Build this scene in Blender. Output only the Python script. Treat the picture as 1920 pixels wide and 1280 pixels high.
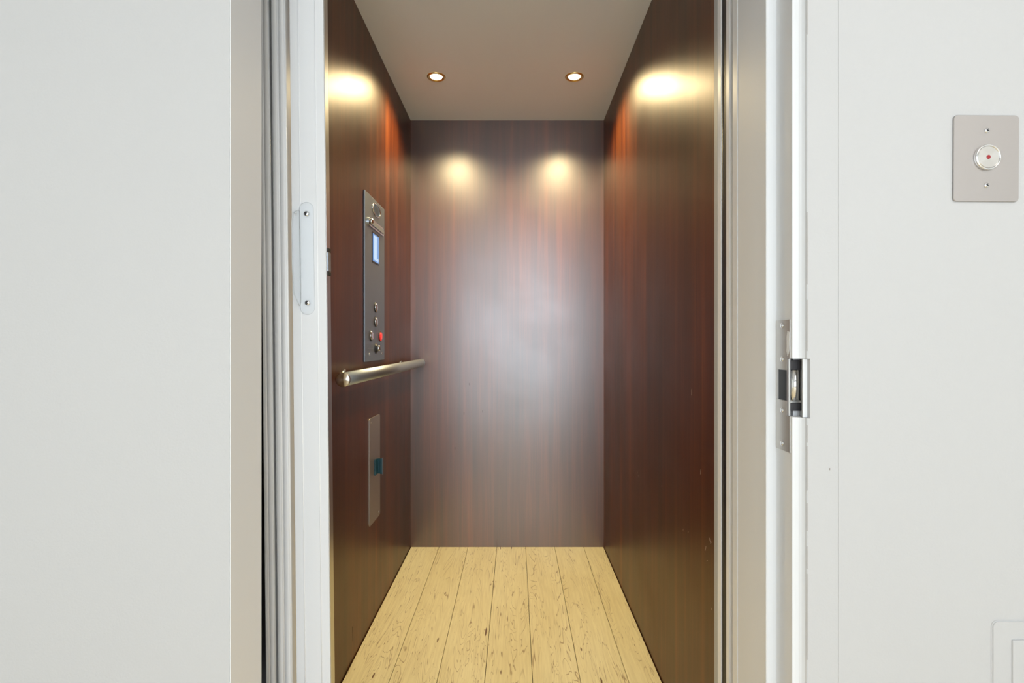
import bpy, bmesh, math, random
from mathutils import Matrix, Vector
random.seed(7)
for o in list(bpy.data.objects): bpy.data.objects.remove(o)
S = bpy.context.scene
COL = S.collection
R = math.radians
EYE = 1.02

# ------------------------------------------------------------ camera
cam_d = bpy.data.cameras.new('camera'); cam = bpy.data.objects.new('camera', cam_d); COL.objects.link(cam)
cam_d.sensor_width = 36; cam_d.lens = 18.75; cam_d.clip_start = .02
cam_d.shift_x = -6/1920; cam_d.shift_y = 2.5/1920
cam.location = (0, 0, EYE); cam.rotation_euler = (R(90), 0, 0)
S.camera = cam
# ------------------------------------------------------------ world: bright overcast sky, enters by the glazed opening behind the camera
w = bpy.data.worlds.new('world'); S.world = w; w.use_nodes = True
bg = w.node_tree.nodes['Background']; bg.inputs[0].default_value = (.83, .92, 1, 1); bg.inputs[1].default_value = 6.6
S.view_settings.view_transform = 'Standard'; S.view_settings.look = 'None'
S.view_settings.gamma = 1; S.view_settings.use_curve_mapping = False
S.view_settings.exposure = 0.05
WX0, WX1, WZ0, WZ1, HB = -.80, 1.08, .20, 2.35, -2.4       # glazed opening in the hall's far wall
def area(name, loc, rot, sx, sy, power, col, portal=False):
    d = bpy.data.lights.new(name, 'AREA'); d.shape = 'RECTANGLE'; d.size = sx; d.size_y = sy
    d.energy = power; d.color = col
    o = bpy.data.objects.new(name, d); COL.objects.link(o); o.location = loc; o.rotation_euler = rot
    if portal: d.cycles.is_portal = True
    return o
area('daylight_portal', ((WX0+WX1)/2, HB-.05, (WZ0+WZ1)/2), (R(90), 0, 0), WX1-WX0, WZ1-WZ0, 1, (1, 1, 1), True)
area('hall_fill_light', (1.0, -.7, 2.5), (0, 0, 0), .8, 1.2, 10, (1, .95, .89))  # added fill light, no such lamp known; lifts the right-hand wall
LAMP_W, LAMP_C = 60, (1, .79, .43)

# ------------------------------------------------------------ materials
def mat(name, col=(.8,.8,.8), rough=.5, metal=0, **k):
    m = bpy.data.materials.new(name); m.use_nodes = True
    b = m.node_tree.nodes['Principled BSDF']
    b.inputs['Base Color'].default_value = (*col, 1); b.inputs['Roughness'].default_value = rough
    b.inputs['Metallic'].default_value = metal
    for n, v in k.items(): b.inputs[n.replace('_', ' ')].default_value = v
    return m
class NT:
    def __init__(s, m): s.t = m.node_tree; s.b = s.t.nodes['Principled BSDF']
    def n(s, kind, **k):
        x = s.t.nodes.new(kind)
        for a, v in k.items(): setattr(x, a, v)
        return x
    def l(s, a, b): s.t.links.new(a, b)
    def coords(s, scale, rnd=False):
        tc = s.n('ShaderNodeTexCoord'); mp = s.n('ShaderNodeMapping'); mp.inputs['Scale'].default_value = scale
        s.l(tc.outputs['Object'], mp.inputs[0])
        if rnd:
            oi = s.n('ShaderNodeObjectInfo'); mu = s.n('ShaderNodeMath', operation='MULTIPLY'); mu.inputs[1].default_value = 37
            s.l(oi.outputs['Random'], mu.inputs[0]); cb = s.n('ShaderNodeCombineXYZ')
            for i in range(3): s.l(mu.outputs[0], cb.inputs[i])
            s.l(cb.outputs[0], mp.inputs['Location'])
        return mp.outputs[0]
    def noise(s, vec, scale, detail=4, rough=.5, dist=0):
        x = s.n('ShaderNodeTexNoise'); x.inputs['Scale'].default_value = scale; x.inputs['Detail'].default_value = detail
        x.inputs['Roughness'].default_value = rough; x.inputs['Distortion'].default_value = dist; s.l(vec, x.inputs['Vector']); return x.outputs['Fac']
    def ramp(s, fac, stops):
        x = s.n('ShaderNodeValToRGB'); s.l(fac, x.inputs[0]); e = x.color_ramp.elements
        while len(e) < len(stops): e.new(.5)
        for q, (p, c) in zip(e, stops): q.position = p; q.color = (*c, 1) if len(c) == 3 else c
        return x.outputs[0]
    def mix(s, fac, a, b, mode='MIX'):
        x = s.n('ShaderNodeMix', data_type='RGBA', blend_type=mode)
        for i, v in ((0, fac), (6, a), (7, b)):
            if hasattr(v, 'links'): s.l(v, x.inputs[i])
            else: x.inputs[i].default_value = v if i == 0 else (*v, 1)
        return x.outputs[2]
    def bump(s, h, strength, dist=.001):
        x = s.n('ShaderNodeBump'); x.inputs['Strength'].default_value = strength; x.inputs['Distance'].default_value = dist
        s.l(h, x.inputs['Height']); s.l(x.outputs[0], s.b.inputs['Normal'])

def paint(name, col, rough, bs, bscale):
    m = mat(name, col, rough); t = NT(m); v = t.coords((1, 1, 1))
    n = t.noise(v, bscale, 4, .6); t.bump(n, bs, .001)
    c = t.noise(v, 2.2, 3); d = tuple(x*.965 for x in col)
    t.l(t.mix(c, d, col), t.b.inputs['Base Color'])
    return m
M = {}
M['wall'] = paint('roller_painted_wall', (.56, .552, .545), .6, .35, 260)
M['jamb'] = paint('gloss_painted_jamb', (.79, .795, .80), .5, .12, 60)
M['gate'] = paint('white_gate_vinyl', (.80, .80, .80), .35, .05, 80)
M['gate_ridge'] = mat('pale_gate_extrusion', (.88, .88, .88), .3)
M['gate_dark'] = mat('gate_gap_shade', (.10, .095, .085), .6)
M['cabceil'] = paint('cab_ceiling_paint', (.92, .97, 1.0), .5, .1, 200)
M['steel'] = mat('brushed_steel', (.43, .48, .53), .48, 1)
t = NT(M['steel']); n = t.noise(t.coords((900, 900, 6)), 1, 2); t.bump(n, .12, .0004)
M['platesteel'] = mat('satin_steel_plate', (.50, .465, .445), .45, 1)
t = NT(M['platesteel']); n = t.noise(t.coords((3, 3, 700)), 1, 2); t.bump(n, .10, .0004)
M['panelsteel'] = mat('cab_panel_steel', (.31, .37, .44), .42, 1)
t = NT(M['panelsteel']); n = t.noise(t.coords((600, 600, 600)), 1, 2); t.bump(n, .25, .0005)
M['alu'] = mat('aluminium', (.62, .62, .61), .3, 1)
M['greymetal'] = mat('grey_painted_metal', (.50, .51, .51), .5, .2)
M['chrome'] = mat('chrome', (.80, .80, .80), .12, 1)
M['strike'] = mat('satin_nickel_strike', (.66, .64, .61), .5, 1)
M['radial'] = mat('circular_brushed_steel', (.66, .64, .61), .22, 1, Anisotropic=.9, Anisotropic_Rotation=.25)
t = NT(M['radial']); tg = t.n('ShaderNodeTangent', direction_type='RADIAL', axis='Z'); t.l(tg.outputs[0], t.b.inputs['Tangent'])
M['black'] = mat('black_rubber', (.012, .013, .016), .45)
M['blackmetal'] = mat('black_housing', (.035, .033, .036), .4)
M['dark'] = mat('dark_slot', (.02, .02, .02), .7)
M['brass'] = mat('polished_brass', (.85, .62, .24), .32, 1)
M['red'] = mat('red_indicator', (.35, .006, .012), .3)
M['redlit'] = mat('red_lit_button', (.6, .02, .02), .3, Emission_Color=(1, .05, .04, 1), Emission_Strength=.5)
M['teal'] = mat('dark_teal_plastic', (.008, .06, .085), .3)
M['acrylic'] = mat('clear_acrylic', (.93, .94, .93), .06)
t = NT(M['acrylic']); tr = t.n('ShaderNodeBsdfTransparent'); tr.inputs[0].default_value = (.995, .995, .995, 1); fz = t.n('ShaderNodeFresnel'); fz.inputs[0].default_value = 1.49
ad = t.n('ShaderNodeMath', operation='ADD'); ad.inputs[1].default_value = .03; t.l(fz.outputs[0], ad.inputs[0])
mx = t.n('ShaderNodeMixShader'); t.l(ad.outputs[0], mx.inputs[0]); t.l(tr.outputs[0], mx.inputs[1]); t.l(t.b.outputs[0], mx.inputs[2]); t.l(mx.outputs[0], t.t.nodes['Material Output'].inputs[0])
M['bulb'] = mat('lit_bulb', (1, 1, 1), .3, Emission_Color=(1, .84, .55, 1), Emission_Strength=9)
M['stud'] = paint('raw_timber_stud', (.42, .30, .22), .7, .3, 90)
M['shaft'] = mat('shaft_board', (.10, .095, .09), .9)
M['chip'] = mat('bare_scratch', (.55, .42, .33), .6)
M['crack'] = mat('paint_crack', (.30, .28, .25), .8)
# screen
M['screen'] = mat('blue_display', (.05, .1, .2), .2, Emission_Color=(.12, .30, .68, 1), Emission_Strength=.8)
M['screenlight'] = mat('display_pale_bar', (.3, .4, .5), .2, Emission_Color=(.26, .46, .80, 1), Emission_Strength=.8)
# mahogany laminate
def mahogany(name, light, ior, rg):
    m = mat(name, rough=.27); t = NT(m)
    v = t.coords((24, 24, .55)); a = t.noise(v, 1, 6, .62, .15)
    v2 = t.coords((150, 150, 3.5)); b = t.noise(v2, 1, 4, .6)
    v3 = t.coords((5, 5, .8)); c = t.noise(v3, 1, 3, .5, .1)
    L = light
    base = t.ramp(a, [(.25, (.028*L, .0055*L, .0022*L)), (.52, (.070*L, .016*L, .0042*L)), (.78, (.14*L, .040*L, .007*L))])
    fine = t.ramp(b, [(.3, (.72, .66, .66)), (.7, (1.2, 1.15, 1.1))])
    x = t.mix(1.0, base, fine, 'MULTIPLY')
    big = t.ramp(c, [(.35, (.72, .75, .85)), (.65, (1.35, 1.2, 1.05))])
    x = t.mix(1.0, x, big, 'MULTIPLY'); t.l(x, t.b.inputs['Base Color'])
    sm = t.noise(t.coords((1, 1, 1)), 4, 4, .55, .25)       # wiped, slightly dulled patches of the varnish
    rr = t.ramp(sm, [(.36, (rg-.018,)*3), (.5, (rg,)*3), (.64, (rg+.018,)*3)])
    if ior > 2: x = t.mix(1.0, x, (1.0, .95, 1.5), 'MULTIPLY'); t.l(x, t.b.inputs['Base Color'])  # back wall: bluish veil of reflected daylight tinted into the base colour
    t.l(rr, t.b.inputs['Roughness'])
    t.bump(b, .06, .0003)
    if ior < 2: t.b.inputs['Specular Tint'].default_value = (1, .74, .36, 1)  # side walls: gold of the lamp glare put into the specular colour
    t.b.inputs['IOR'].default_value = ior
    return m
M['wood'] = mahogany('mahogany_laminate', .92, 1.48, .36)
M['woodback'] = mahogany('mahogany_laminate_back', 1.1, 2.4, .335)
# maple planks
def maple():
    m = mat('maple_plank', rough=.34); t = NT(m)
    v = t.coords((9.5, .75, 1), True); n0 = t.noise(v, 1.6, 3, .55, .8)
    mu = t.n('ShaderNodeMath', operation='MULTIPLY'); t.l(n0, mu.inputs[0]); mu.inputs[1].default_value = 19
    fr = t.n('ShaderNodeMath', operation='FRACT'); t.l(mu.outputs[0], fr.inputs[0])
    line = t.ramp(fr.outputs[0], [(.0, (.0,)*3), (.06, (1,)*3), (.16, (0,)*3), (1, (0,)*3)])
    v2 = t.coords((30, 3, 1), True); gate = t.noise(v2, 1, 3)
    gm = t.ramp(gate, [(.42, (0,)*3), (.56, (1,)*3)])
    lm = t.mix(1.0, line, gm, 'MULTIPLY')
    v3 = t.coords((3, .8, 1), True); tone = t.noise(v3, 1.5, 2)
    base = t.ramp(tone, [(.3, (.72, .63, .36)), (.55, (.78, .70, .43)), (.75, (.81, .74, .48))])
    v4 = t.coords((160, 9, 1), True); f = t.noise(v4, 1, 3)
    fine = t.ramp(f, [(.3, (.93, .91, .88)), (.7, (1.05, 1.05, 1.05))])
    x = t.mix(1.0, base, fine, 'MULTIPLY')
    sc = t.n('ShaderNodeMath', operation='MULTIPLY'); sc.inputs[1].default_value = .8; t.l(lm, sc.inputs[0])
    x = t.mix(sc.outputs[0], x, (.20, .10, .035))
    v5 = t.coords((75, 13, 1), True); k = t.noise(v5, 1, 1); fl = t.ramp(k, [(.745, (0,)*3), (.79, (1,)*3)])
    x = t.mix(fl, x, (.16, .085, .035)); t.l(x, t.b.inputs['Base Color'])
    return m
M['maple'] = maple()
M['hallside'] = paint('hall_bright_paint', (.88, .88, .87), .6, .3, 200)
M['hallwall'] = paint('hall_side_paint', (.55, .54, .52), .6, .3, 200)
M['hallfloor'] = mat('hall_floor_board', (.78, .66, .45), .4)

# ------------------------------------------------------------ mesh helpers
def box(bm, x0, x1, y0, y1, z0, z1, bev=0, seg=2):
    vs = [bm.verts.new(p) for p in ((x0,y0,z0),(x1,y0,z0),(x1,y1,z0),(x0,y1,z0),(x0,y0,z1),(x1,y0,z1),(x1,y1,z1),(x0,y1,z1))]
    fs = [bm.faces.new([vs[i] for i in f]) for f in ((0,3,2,1),(4,5,6,7),(0,1,5,4),(1,2,6,5),(2,3,7,6),(3,0,4,7))]
    if bev:
        es = set(e for f in fs for e in f.edges)
        bmesh.ops.bevel(bm, geom=list(es), offset=bev, segments=seg, profile=.5, affect='EDGES')
def prism(bm, pts, z0, z1, axis='z'):
    """extrude a closed outline; axis z: pts are (x,y); axis x: pts are (y,z) from x=z0 to z1; axis y: pts are (x,z)"""
    def P(p, h):
        return {'z': (p[0], p[1], h), 'x': (h, p[0], p[1]), 'y': (p[0], h, p[1])}[axis]
    a = [bm.verts.new(P(p, z0)) for p in pts]; b = [bm.verts.new(P(p, z1)) for p in pts]
    bm.faces.new(a); bm.faces.new(b[::-1]); n = len(pts)
    for i in range(n): bm.faces.new((a[i], b[i], b[(i+1) % n], a[(i+1) % n]))
    bmesh.ops.recalc_face_normals(bm, faces=bm.faces)
def rrect(cx, cy, w, h, r, n=6):
    o = []
    for sx, sy, a0 in ((1,1,0),(-1,1,90),(-1,-1,180),(1,-1,270)):
        for i in range(n+1):
            a = R(a0+90*i/n); o.append((cx+sx*(w/2-r)+r*math.cos(a), cy+sy*(h/2-r)+r*math.sin(a)))
    return o
def lathe(bm, prof, c, axis='z', n=40, sx=1, sy=1, smooth=True):
    """prof: (radius, height) pairs; axis direction the height runs along; sx/sy stretch the circle"""
    rings = []
    for r, h in prof:
        ring = []
        for i in range(n):
            a = 2*math.pi*i/n; u, v = r*math.cos(a)*sx, r*math.sin(a)*sy
            p = {'z': (u, v, h), '-z': (u, -v, -h), 'x': (h, u, v), '-y': (u, -h, v), 'y': (-u, h, v)}[axis]
            ring.append(bm.verts.new((c[0]+p[0], c[1]+p[1], c[2]+p[2])))
        rings.append(ring)
    for a, b in zip(rings, rings[1:]):
        for i in range(n):
            f = bm.faces.new((a[i], a[(i+1) % n], b[(i+1) % n], b[i])); f.smooth = smooth
    for ring in (rings[0], rings[-1]):
        bm.faces.new(ring)
    bmesh.ops.recalc_face_normals(bm, faces=bm.faces)
def obj(name, bm, m, parent=None, smooth=False, **props):
    me = bpy.data.meshes.new(name); bm.normal_update(); bm.to_mesh(me); bm.free(); me.materials.append(M[m])
    o = bpy.data.objects.new(name, me); COL.objects.link(o)
    if parent is not None:
        me.transform(Matrix.Translation(-abs_loc(parent))); o.parent = parent
    for k, v in props.items(): o[k] = v
    if smooth:
        for p in me.polygons: p.use_smooth = True
    return o
def abs_loc(o):
    v = Vector(o.location)
    while o.parent: o = o.parent; v += Vector(o.location)
    return v
def thing(name, loc, label, cat, group=None):
    o = bpy.data.objects.new(name, None); COL.objects.link(o); o.location = loc; o.empty_display_size = .05
    o['label'] = label; o['category'] = cat
    if group: o['group'] = group
    return o
def nb(): return bmesh.new()
def struct(name, bm, m, parent=None):
    return obj(name, bm, m, parent, kind='structure')
def bx(name, m, parent, *a, **k):
    b = nb(); box(b, *a, **k); return obj(name, b, m, parent)

# ------------------------------------------------------------ dimensions
XL, XR, YB, YF, HC = -.523, .443, 2.667, 1.188, 2.132     # cab inner faces, front and height
WY = .868                                                # hall wall face
LJ, JF = -.4652, .975                                    # left reveal x and its back edge
# ------------------------------------------------------------ setting: cab
b = nb(); box(b, XL-.02, XL, YF, YB+.02, -.02, HC+.02); wall_left = struct('wall_left', b, 'wood')
b = nb(); box(b, XR, XR+.02, YF, YB+.02, -.02, HC+.02); wall_right = struct('wall_right', b, 'wood')
b = nb(); box(b, XL, XR, YB, YB+.02, -.02, HC+.02); wall_back = struct('wall_back', b, 'woodback')
b = nb(); box(b, XL, XR, YF, YB, HC, HC+.02); ceiling = struct('ceiling', b, 'cabceil')
b = nb(); box(b, XL, XR, YF-.03, YB, -.03, -.008); floor = struct('floor', b, 'dark')
edges = [XL+.002, -.3805, -.2360, -.0920, .0525, .197, .342, XR-.002]
for i in range(7):
    b = nb(); g = .0008; box(b, edges[i]+g, edges[i+1]-g, YF-.03, YB-.001, -.008, random.uniform(-.0002, .0002), bev=.0007, seg=1)
    o = obj('plank', b, 'maple', floor)
# ------------------------------------------------------------ setting: shaft around the cab
b = nb()
for a in ((-.80,-.78,.99,2.85,-.2,2.9), (.66,.68,1.06,2.85,-.2,2.9), (-.80,.68,2.83,2.85,-.2,2.9), (-.80,.68,.90,2.85,2.4,2.42), (-.80,.68,.90,2.85,-.22,-.2)): box(b, *a)
struct('wall_shaft', b, 'shaft')
b = nb(); box(b, .470, .53, 1.066, 1.112, -.2, 2.35, bev=.002); struct('trim_1', b, 'stud')
# ------------------------------------------------------------ setting: hall
b = nb(); box(b, -1.7, LJ, WY, JF, 0, 2.6, bev=.0012); box(b, LJ, .480, WY, 1.0, 2.06, 2.6); struct('wall_front', b, 'wall')
NZ0, NZ1 = .897, .994                                     # strike cut-out
b = nb()
box(b, .480, 1.7, WY, 1.057, NZ0, NZ1); box(b, .4756, 1.7, WY, 1.057, 0, NZ0); box(b, .4756, 1.7, WY, 1.057, NZ1, 2.6)
struct('wall_front_right', b, 'wall')
# left lining: painted reveal board over the wall end
b = nb(); box(b, LJ, LJ+.0015, WY+.0006, JF, 0, 2.06, bev=.0005); struct('trim_2', b, 'jamb')
# right jamb with stop, rabbet and coved edge; cut out at the strike
RX = .459
prof = [(.4755, WY+.0004), (.4750, WY+.0006), (.4742, .8735), (.4715, .8775), (.4680, .8805), (.4635, .8825), (.4600, .8838), (RX, .8850),
        (RX, .9367), (.4425, .9367), (.4410, .9380), (.4410, 1.057), (.4755, 1.057)]
cut = [(.480, .900), (RX+.010, .900), (RX+.010, .9367), (.4425, .9367), (.4410, .9380), (.4410, 1.057), (.480, 1.057)]
b = nb(); prism(b, prof, 0, NZ0); prism(b, prof, NZ1, 2.06); prism(b, cut, NZ0, NZ1)
jr = struct('trim_3', b, 'jamb')
b = nb(); box(b, LJ+.0015, .4410, WY+.07, 1.0, 2.03, 2.06); struct('trim_4', b, 'jamb')
b = nb(); box(b, .4725, .4797, .8755, .8790, NZ0+.0005, NZ1-.0005, bev=.0004); obj('cut_edge', b, 'jamb', jr)
# grey edge strip behind the jamb
b = nb(); box(b, .4400, .470, 1.0575, 1.080, 0, 2.06, bev=.001); struct('trim_5', b, 'gate')
# hairline caulk cracks along the jamb edges
b = nb()
z = .0
while z < 2.05:
    h = random.uniform(.02, .16)
    if random.random() < .75 and not (z+h > NZ0 and z < NZ1): box(b, .4748, .4755, WY-.0002, WY+.0005, z, min(z+h, 2.05))
    z += h + random.uniform(.004, .03)
obj('caulk_crack', b, 'crack', jr)
# casing flat joint seen as a faint line to the right
b = nb(); box(b, .5255, .530, WY-.0006, WY+.001, 0, 2.12, bev=.0003); struct('trim_6', b, 'wall')
# the rest of the hall, behind the camera
b = nb(); box(b, -1.7, 1.7, HB-.1, 1.05, -.05, -.001); struct('floor_hall', b, 'hallfloor')
b = nb(); box(b, -1.7, 1.7, HB-.1, WY, 2.6, 2.65); struct('ceiling_hall', b, 'wall')
b = nb(); box(b, -1.75, -1.7, HB-.1, JF, 0, 2.6); struct('wall_hall_left', b, 'hallside')
b = nb(); box(b, 1.7, 1.75, HB-.1, JF, 0, 2.6); struct('wall_hall_right', b, 'hallside')
b = nb()
for a in ((-1.7, WX0, 0, 2.6), (WX1, 1.7, 0, 2.6), (WX0, WX1, 0, WZ0), (WX0, WX1, WZ1, 2.6)): box(b, a[0], a[1], HB-.1, HB, a[2], a[3])
struct('wall_hall_back', b, 'hallwall')
win = nb()
for a in ((WX0, WX0+.05, WZ0, WZ1), (WX1-.05, WX1, WZ0, WZ1), (WX0+.05, WX1-.05, WZ0, WZ0+.05), (WX0+.05, WX1-.05, WZ1-.05, WZ1)): box(win, a[0], a[1], HB-.06, HB-.01, a[2], a[3])
struct('window_1', win, 'jamb')

# ------------------------------------------------------------ downlights
def downlight(x, y, label):
    t = thing('recessed_downlight', (x, y, HC), label, 'ceiling light', 'downlights in the cab ceiling')
    b = nb(); lathe(b, [(.0275, -.0005), (.0385, -.0005), (.0385, .0015), (.0365, .0045), (.0325, .0055), (.0300, .0040), (.0275, .0015)], (x, y, HC), '-z', 48)
    obj('trim_ring', b, 'brass', t)
    b = nb(); lathe(b, [(.0272, .0002), (.0268, .0012), (.02, .0030), (.01, .0042), (.001, .0046)], (x, y, HC), '-z', 40)
    obj('bulb', b, 'bulb', t)
    d = bpy.data.lights.new('bulb_light', 'SPOT'); d.energy = LAMP_W; d.color = LAMP_C; d.spot_size = R(149); d.spot_blend = 1.0
    d.shadow_soft_size = .036
    o = bpy.data.objects.new('bulb_light', d); COL.objects.link(o); o.parent = t; o.location = (0, 0, -.030)
downlight(-.330, 2.2286, 'brass-rimmed recessed downlight near the back wall, left one of the two in view')
downlight(.247, 2.2286, 'brass-rimmed recessed downlight near the back wall, right one of the two in view')

# ------------------------------------------------------------ handrail
RXc, RZ, RR = -.468, .920, .0195
t = thing('handrail', (RXc, 1.45, RZ), 'brushed steel round handrail along the left cab wall below the control panel', 'handrail')
b = nb(); lathe(b, [(RR, 0), (RR, 1.200)], (RXc, 1.452, RZ), 'y', 40); obj('rail', b, 'steel', t)
b = nb(); lathe(b, [(.001, -.0035), (RR*.86, -.0035), (RR+.0006, -.001), (RR+.0006, .002)], (RXc, 1.450, RZ), 'y', 40)
o = obj('end_cap', b, 'radial', t)
o.data.transform(Matrix.Rotation(R(90), 4, 'X')); o.rotation_euler = (R(-90), 0, 0)
b = nb(); lathe(b, [(RR+.0006, 0), (RR+.0006, .003), (RR*.8, .005), (.001, .005)], (RXc, 2.6535, RZ), 'y', 32); obj('end_cap', b, 'steel', t)
for y in (1.62, 2.42):
    b = nb(); lathe(b, [(.022, 0), (.022, .004), (.009, .006), (.009, .040)], (XL+.0005, y, RZ-.006), 'x', 24)
    br = obj('bracket', b, 'steel', t)
    b = nb(); lathe(b, [(.005, 0), (.005, .003), (.001, .004)], (XL+.004, y, RZ+.015), 'x', 12); obj('bolt', b, 'chrome', br)

# ------------------------------------------------------------ control panel
def Z(v): return EYE+v
PY0, PY1, PZ0, PZ1 = 1.835, 2.109, Z(-.066), Z(.527)
t = thing('control_panel', (XL, (PY0+PY1)/2, PZ0), 'tall brushed steel control panel with blue display on the left cab wall', 'control panel')
b = nb(); box(b, XL+.0003, XL+.0060, PY0, PY1, PZ0, PZ1, bev=.0012); fp = obj('faceplate', b, 'panelsteel', t)
FX = XL+.006
ring = nb(); lathe(ring, [(.0230, -.0005), (.0235, .003), (.0212, .0045), (.0200, .002), (.0200, -.0005)], (FX, 1.983, Z(.491)), 'x', 40, sx=2.45)
sp = obj('oval_grille', ring, 'chrome', t)
b = nb(); lathe(b, [(.0200, 0), (.0195, .0015), (.012, .0028), (.001, .003)], (FX, 1.983, Z(.491)), 'x', 40, sx=2.45); obj('grille_face', b, 'dark', sp)
for k in range(-4, 5):
    hh = .019*math.sqrt(max(0, 1-(k*.0095/.049)**2))
    b = nb(); box(b, FX+.0015, FX+.0036, 1.983+k*.0095-.0012, 1.983+k*.0095+.0012, Z(.491)-hh, Z(.491)+hh); obj('grille_slat', b, 'panelsteel', sp)
b = nb(); prism(b, rrect(1.975, Z(.428), .215, .030, .0145), FX-.0005, FX+.005, 'x'); hl = obj('light_bar', b, 'chrome', t)
b = nb(); prism(b, rrect(1.980, Z(.428), .185, .014, .0069), FX+.005, FX+.0085, 'x'); obj('light_lens', b, 'steel', hl)
b = nb(); lathe(b, [(.0105, 0), (.0105, .010), (.008, .013), (.001, .0135)], (FX+.0045, 1.878, Z(.428)), 'x', 20); obj('end_knob', b, 'chrome', hl)
b = nb(); prism(b, rrect(1.973, Z(.3475), .092, .112, .004), FX-.0005, FX+.0015, 'x'); ds = obj('display', b, 'blackmetal', t)
b = nb(); box(b, FX+.0013, FX+.0024, 1.932, 2.014, Z(.2975), Z(.3975)); obj('screen', b, 'screen', ds, label='lit blue screen')
b = nb(); box(b, FX+.0020, FX+.0027, 1.942, 1.984, Z(.303), Z(.392)); obj('screen_bar', b, 'screenlight', ds)
b = nb(); lathe(b, [(.006, 0), (.006, .0006)], (FX+.0022, 1.999, Z(.307)), 'x', 20); obj('screen_symbol', b, 'screenlight', ds)
def button(y, z, m='chrome', r=.0165, name='button', lab=None):
    b = nb(); lathe(b, [(r*1.18, -.0005), (r*1.18, .0018), (r*1.04, .0028), (r*.98, .0015), (r*.98, -.0005)], (FX, y, z), 'x', 32)
    f = obj(name, b, 'blackmetal', t)
    b = nb(); lathe(b, [(r*.98, 0), (r*.98, .0030), (r*.88, .0055), (r*.5, .0058), (r*.001, .0050)], (FX, y, z), 'x', 32); obj('button_face', b, m, f, **({'label': lab} if lab else {}))
    return f
button(1.976, Z(.1315)); button(1.976, Z(.078)); button(1.914, Z(.0258)); f = button(2.040, Z(.0243), 'redlit', .0165, 'button', 'red lit alarm button')
f = button(1.980, Z(-.0200), 'blackmetal', .0165, 'key_switch')
b = nb(); lathe(b, [(.0105, 0), (.0105, .011), (.0085, .013), (.001, .013)], (FX+.003, 1.980, Z(-.0200)), 'x', 24); obj('lock_barrel', b, 'chrome', f)
b = nb(); box(b, FX+.0155, FX+.0164, 1.979, 1.981, Z(-.027), Z(-.013)); obj('key_slot', b, 'dark', f)
for y, z in ((1.888, Z(-.041)), (2.066, Z(-.041))):
    b = nb(); lathe(b, [(.0048, 0), (.0048, .002), (.003, .0032), (.001, .0034)], (FX-.0003, y, z), 'x', 16); obj('screw', b, 'chrome', t)
b = nb(); box(b, FX-.0003, FX+.0004, 1.872, 1.940, Z(-.0215), Z(-.0200)); obj('engraved_line', b, 'steel', t)

# ------------------------------------------------------------ lower switch plate
t = thing('switch_plate', (XL, 1.905, .363), 'narrow taupe metal plate with dark teal tab low on the left cab wall', 'wall plate')
b = nb(); prism(b, rrect(1.977, .5545, .149, .386, .012), XL+.0003, XL+.0032, 'x')
obj('plate', b, 'platesteel', t)
for y, z in ((1.925, .733), (2.035, .376)):
    b = nb(); lathe(b, [(.0035, 0), (.0035, .0012), (.001, .002)], (XL+.003, y, z), 'x', 12); obj('screw', b, 'chrome', t)
b = nb(); box(b, XL+.003, XL+.009, 1.965, 2.000, .531, .588, bev=.0012); box(b, XL+.007, XL+.024, 1.996, 2.002, .531, .588, bev=.0015)
box(b, XL+.018, XL+.027, 1.990, 2.002, .531, .588, bev=.0015)
obj('tab', b, 'teal', t, label='dark teal plastic tab')
b = nb(); box(b, XL+.0268, XL+.0276, 1.990, 2.002, .528, .591, bev=.0003); obj('tab_lip', b, 'panelsteel', t)

# ------------------------------------------------------------ folded accordion gate
GX, GY = -.467, 1.120
GZ0, GZ1 = .012, 2.10
t = thing('accordion_gate', (GX, GY, 0), 'white folding accordion gate pushed open at the left of the cab entrance', 'gate')
def leaf(pts, name='gate_panel', m='gate'):
    b = nb(); prism(b, pts, GZ0, GZ1); return obj(name, b, m, t)
# each folded pleat runs back from the entrance; hinge bead at its near edge
def pleat(x0, x1, y0, y1, bead=.0022):
    w = x1-x0; pts = []
    for i in range(9):                                   # rounded near edge
        a = math.pi*i/8; pts.append((x0+w/2-w/2*math.cos(a), y0-w*.28*math.sin(a)+w*.2))
    pts += [(x1, y1), (x0, y1)]
    p = leaf(pts)
    b = nb(); lathe(b, [(bead, GZ0), (bead, GZ1)], (x1-bead*.4, y0+w*.22, 0), 'z', 12); obj('hinge_bead', b, 'gate_ridge', p)
    return p
pleat(-.5305, -.5230, 1.118, 1.160)
pleat(-.5225, -.5110, 1.118, 1.160)
b = nb(); box(b, -.5105, -.5055, 1.136, 1.150, GZ0, GZ1); obj('gap_shade_strip', b, 'gate_dark', t)  # dark strip standing in for the shade between the folded pleats
pleat(-.5045, -.4910, 1.116, 1.160, .003)
pleat(-.4900, -.4760, 1.116, 1.160, .003)
# lead post: hollow extrusion with two fine ridges
b = nb(); box(b, GX, GX+.071, GY, GY+.025, GZ0, GZ1, bev=.0012); post = obj('lead_post', b, 'gate', t)
for x, r in ((GX+.0185, .0011), (GX+.0535, .0011)):
    b = nb(); lathe(b, [(r, GZ0), (r, GZ1)], (x, GY+.0002, 0), 'z', 10); obj('ridge', b, 'gate_ridge', post)
b = nb(); box(b, GX+.0708, GX+.0722, GY+.002, GY+.0246, GZ0, GZ1, bev=.0004); es = obj('edge_strip', b, 'alu', t, label='grey metal edge strip')
for z0, z1, m in ((Z(.192), Z(.200), 'dark'), (Z(.142), Z(.150), 'dark'), (Z(.151), Z(.191), 'steel')):
    b = nb(); box(b, GX+.0715, GX+.0738, GY+.008, GY+.0235, z0, z1, bev=.0004); obj('latch_catch', b, m, es)
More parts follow.
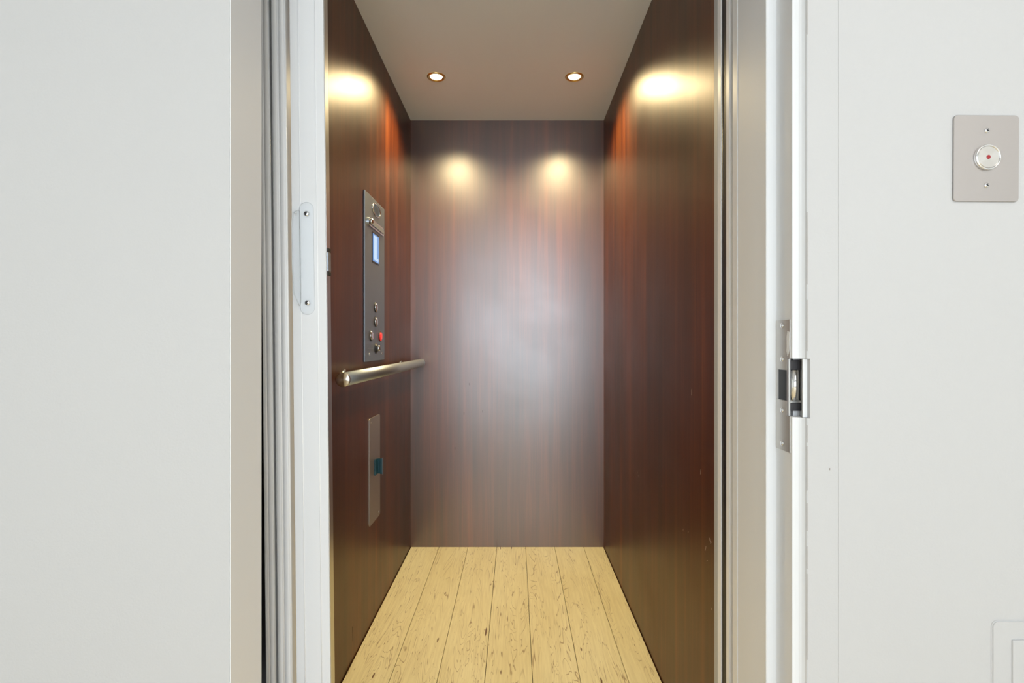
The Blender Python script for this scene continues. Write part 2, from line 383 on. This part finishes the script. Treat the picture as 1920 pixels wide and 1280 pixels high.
# clear finger pull on the post
HX, HZ0, HZ1 = GX+.032, Z(.059), Z(.2945)
b = nb(); prism(b, rrect(HX, (HZ0+HZ1)/2, .030, HZ1-HZ0, .0145, 10), GY-.0028, GY-.0002, 'y')
bmesh.ops.bevel(b, geom=[e for e in b.edges if abs(e.verts[0].co.y-e.verts[1].co.y) < 1e-6 and e.verts[0].co.y < GY-.002], offset=.0008, segments=1, affect='EDGES')
hp = obj('finger_pull', b, 'acrylic', t, label='clear plastic finger pull')
gp = [(HX-.0160, HZ0+.018), (HX-.0275, HZ0+.045), (HX-.0300, HZ0+.10), (HX-.0300, HZ1-.040), (HX-.0270, HZ1-.022), (HX-.0150, HZ1-.016), (HX-.0125, HZ1-.022), (HX-.0125, HZ0+.026)]
b = nb(); prism(b, gp, GY-.0070, GY-.0008, 'y'); bmesh.ops.bevel(b, geom=list(b.edges), offset=.0012, segments=2, affect='EDGES')
obj('grip_lip', b, 'acrylic', hp)
for x, z, r in ((HX+.0005, HZ1-.0245, .0056), (HX+.0005, HZ0+.0245, .0056), (HX-.0205, HZ1-.0240, .0020)):
    b = nb(); lathe(b, [(r, 0), (r, .0012), (r*.7, .0024), (r*.05, .0028)], (x, GY-.0028 if r > .003 else GY-.007, z), '-y', 20)
    s = obj('screw', b, 'chrome', hp)
    if r > .003:
        for a in (.6, .6+math.pi/2):
            b = nb(); box(b, -r*.62, r*.62, -.0001, .0003, -r*.13, r*.13); b.transform(Matrix.Translation((x, GY-.0058, z)) @ Matrix.Rotation(a, 4, 'Y')); 
            obj('screw_slot', b, 'dark', post)
t.rotation_euler = (0, -.0108, 0); t.location.x += .0108*EYE

# ------------------------------------------------------------ gate receiving channel at the right of the entrance
t = thing('gate_channel', (.46, 1.135, 0), 'white upright channel with black rubber inside at the right of the cab entrance', 'channel')
c = [(.4430, 1.104), (.4430, 1.120), (.478, 1.120), (.478, 1.149), (.4430, 1.149), (.4430, 1.1665), (.492, 1.1665), (.492, 1.104)]
b = nb(); prism(b, c, .005, 2.11); obj('channel', b, 'gate_ridge', t)
b = nb(); box(b, .4447, .4775, 1.1205, 1.1485, .006, 2.11); obj('rubber_insert', b, 'black', t, label='black rubber insert')
b = nb(); lathe(b, [(.0035, .006), (.0035, 2.11)], (.4470, 1.141, 0), 'z', 12); obj('magnet_strip', b, 'blackmetal', t)
b = nb(); box(b, .4428, .490, 1.1670, 1.1875, .002, 2.12, bev=.0008); obj('edge_profile', b, 'greymetal', t, label='grey metal edge profile')

# ------------------------------------------------------------ electric strike
t = thing('electric_strike', (RX, .913, .8365), 'satin metal door strike with black jaws and steel keeper in the right jamb', 'door strike')
SX = RX-.0012
o_ = [(.8895, .8365), (.9350, .8365), (.9365, .838), (.9365, 1.0575), (.9350, 1.059), (.8895, 1.059)]
b = nb()
prism(b, [(.8893, Z(-.1835)), (.9360, Z(-.1835)), (.9360, Z(-.098)), (.8985, Z(-.098)), (.8985, NZ0), (.8893, NZ0)], SX, RX+.0005, 'x')
prism(b, [(.8893, NZ1), (.8985, NZ1), (.8985, Z(-.046)), (.9360, Z(-.046)), (.9360, Z(.039)), (.8893, Z(.039))], SX, RX+.0005, 'x')
box(b, SX, RX+.0005, .9300, .9360, Z(-.0985), Z(-.0455))
fp = obj('faceplate', b, 'strike', t)
for z in (Z(.0295), Z(-.028), Z(-.1155), Z(-.172)):
    b = nb(); lathe(b, [(.0046, 0), (.0046, .0006), (.0036, .0016), (.001, .0014)], (SX, .9150, z), 'x', 16); b.transform(Matrix.Translation((2*SX, 0, 0)) @ Matrix.Scale(-1, 4, (1, 0, 0)))
    bmesh.ops.recalc_face_normals(b, faces=b.faces); obj('screw', b, 'chrome', t)
b = nb(); box(b, RX+.0015, .4795, .8930, .8998, Z(-.045), NZ1-.003, bev=.0006); obj('black_jaw', b, 'blackmetal', t)
b = nb(); box(b, RX+.0015, .4795, .8930, .8998, NZ0+.009, Z(-.101), bev=.0006); obj('black_jaw', b, 'blackmetal', t)
b = nb(); box(b, RX+.0015, .4795, .8935, .8998, Z(-.1005), Z(-.0965)); box(b, RX-.001, RX+.002, .8935, .8998, Z(-.0965), NZ1-.0005); box(b, RX-.001, RX+.002, .8935, .8998, NZ0+.001, Z(-.0965)); obj('jaw_rim', b, 'alu', t)
b = nb(); box(b, RX+.0005, RX+.0095, .9010, .9300, Z(-.098), Z(-.046)); obj('latch_pocket', b, 'black', t)
b = nb(); lathe(b, [(.0072, Z(-.0965)), (.0072, Z(-.0455))], (.4685, .8955, 0), 'z', 24); obj('keeper_roller', b, 'chrome', t)
b = nb(); box(b, .4650, .4795, .8975, .8999, Z(-.0965), Z(-.0455)); obj('keeper_plate', b, 'blackmetal', t)
pts = [(.8900, Z(.018)), (.8960, Z(.020)), (.8995, Z(.010)), (.8985, Z(-.004)), (.9000, Z(-.014)), (.8955, Z(-.022)), (.8905, Z(-.012))]
b = nb(); prism(b, pts, SX-.0004, SX+.0002, 'x'); obj('paint_blotch', b, 'jamb', t)

# ------------------------------------------------------------ call button plate
k = WY/1000
CX, CZ = (1846.5-966)*k, Z((642.5-298)*k)
t = thing('call_button_plate', (CX, WY, CZ), 'satin steel call plate with round red-dotted button on the white wall', 'call button')
b = nb(); prism(b, rrect(0, 0, 122*k, 161*k, .0058), -.0032, -.0010, 'y')
bmesh.ops.bevel(b, geom=[e for e in b.edges if e.verts[0].co.y < -.003 and e.verts[1].co.y < -.003], offset=.0006, segments=1, affect='EDGES')
b.transform(Matrix.Translation((CX, WY, CZ))); obj('plate', b, 'platesteel', t)
b = nb(); box(b, CX-.034, CX+.034, WY-.0012, WY+.0005, CZ-.052, CZ+.052); obj('back_box', b, 'blackmetal', t)
b = nb(); lathe(b, [(.0182, 0), (.0206, 0), (.0206, .0032), (.0194, .0046), (.0182, .0040), (.0178, .001)], (CX, WY-.0032, CZ+.001), '-y', 48); bz = obj('bezel', b, 'chrome', t)
b = nb(); lathe(b, [(.0176, 0), (.0176, .0030), (.0168, .0038), (.001, .0038)], (0, 0, 0), 'z', 64, smooth=False); me_o = obj('button', b, 'radial', None)
me_o.parent = t; me_o.rotation_euler = (R(90), 0, 0); me_o.location = (0, -.0032, .001)
b = nb(); lathe(b, [(.0032, 0), (.0032, .0004), (.001, .0006)], (CX, WY-.0071, CZ+.001), '-y', 20); obj('indicator_dot', b, 'red', t, label='dark red indicator dot')
for z in (CZ+51.5*k, CZ-50.5*k):
    b = nb(); lathe(b, [(.0040, 0), (.0040, .0012), (.0028, .0024), (.001, .0026)], (CX-.0005, WY-.0031, z), '-y', 18); s = obj('screw', b, 'chrome', t)
    b = nb(); box(b, -.0026, .0026, -.0002, .0004, -.0005, .0005); box(b, -.0005, .0005, -.0002, .0004, -.0026, .0026)
    b.transform(Matrix.Translation((CX-.0005, WY-.0058, z)) @ Matrix.Rotation(.5, 4, 'Y')); obj('screw_slot', b, 'dark', s)
t.rotation_euler = (0, R(.4), 0)

# ------------------------------------------------------------ painted-over cover, low on the right
ax0, az1 = (1858-966)*k, Z((642.5-1162)*k); AW, AH = .20, .26
t = thing('painted_cover', (ax0+AW/2, WY, az1-AH), 'white painted-over cover plate low on the wall below the call button', 'access cover')
b = nb(); prism(b, rrect(ax0+AW/2, az1-AH/2, AW, AH, .010), WY-.0024, WY-.0001, 'y')
bmesh.ops.bevel(b, geom=[e for e in b.edges if e.verts[0].co.y < WY-.002 and e.verts[1].co.y < WY-.002], offset=.0018, segments=3, affect='EDGES'); obj('flange', b, 'wall', t)
ix0, iz1 = (1894-966)*k, Z((642.5-1197)*k)
b = nb(); box(b, ix0, ax0+AW-.031, WY-.0050, WY-.0010, az1-AH+.03, iz1, bev=.0012); obj('cover_door', b, 'wall', t)

# ------------------------------------------------------------ small wear marks
def scratch(parent, side, y, z, l, a, wd=.0006, m='chip'):
    b = nb(); box(b, -.0002, .0002, -wd, wd, -l/2, l/2)
    x = XR if side > 0 else XL
    b.transform(Matrix.Translation((x, y, z)) @ Matrix.Rotation(a, 4, 'X')); obj('scratch', b, m, parent)
def on_right(px, py): y = XR*1000/(px-966); return y, Z((642.5-py)*y/1000)
for px, py, l, a in ((1195, 886, .009, .5), (1197, 892, .006, -.3), (1314, 884, .012, .1), (1241, 911, .005, 0), (1281, 993, .005, .2), (1290.5, 997, .004, .6), (1331, 1012, .010, -.6), (1333, 1017, .008, .8),
                     (1323, 1028, .014, .5), (1326, 1051, .006, 1.1), (1334, 1141, .005, .3), (1145, 1015, .006, 1.2), (1297, 735, .016, .05)):
    y, z = on_right(px, py); scratch(wall_right, 1, y, z, l, a)
scratch(wall_left, -1, .523*1000/(966-661), Z((642.5-1188)*.523/305), .05, .1, .0012, 'dark')
b = nb(); box(b, (1555.5-966)*k-.0008, (1555.5-966)*k+.0008, WY-.0004, WY+.0002, Z((642.5-881)*k), Z((642.5-877)*k)); obj('scuff', b, 'crack', bpy.data.objects['wall_front_right'])
for px, pz in ((905, 771), (870, 775), (853, 840), (880, 720)):
    b = nb(); box(b, (px-966)/375-.0008, (px-966)/375+.0008, YB-.0003, YB+.0003, Z((642.5-pz)/375)-.006, Z((642.5-pz)/375)+.006); obj('scratch', b, 'dark', wall_back)
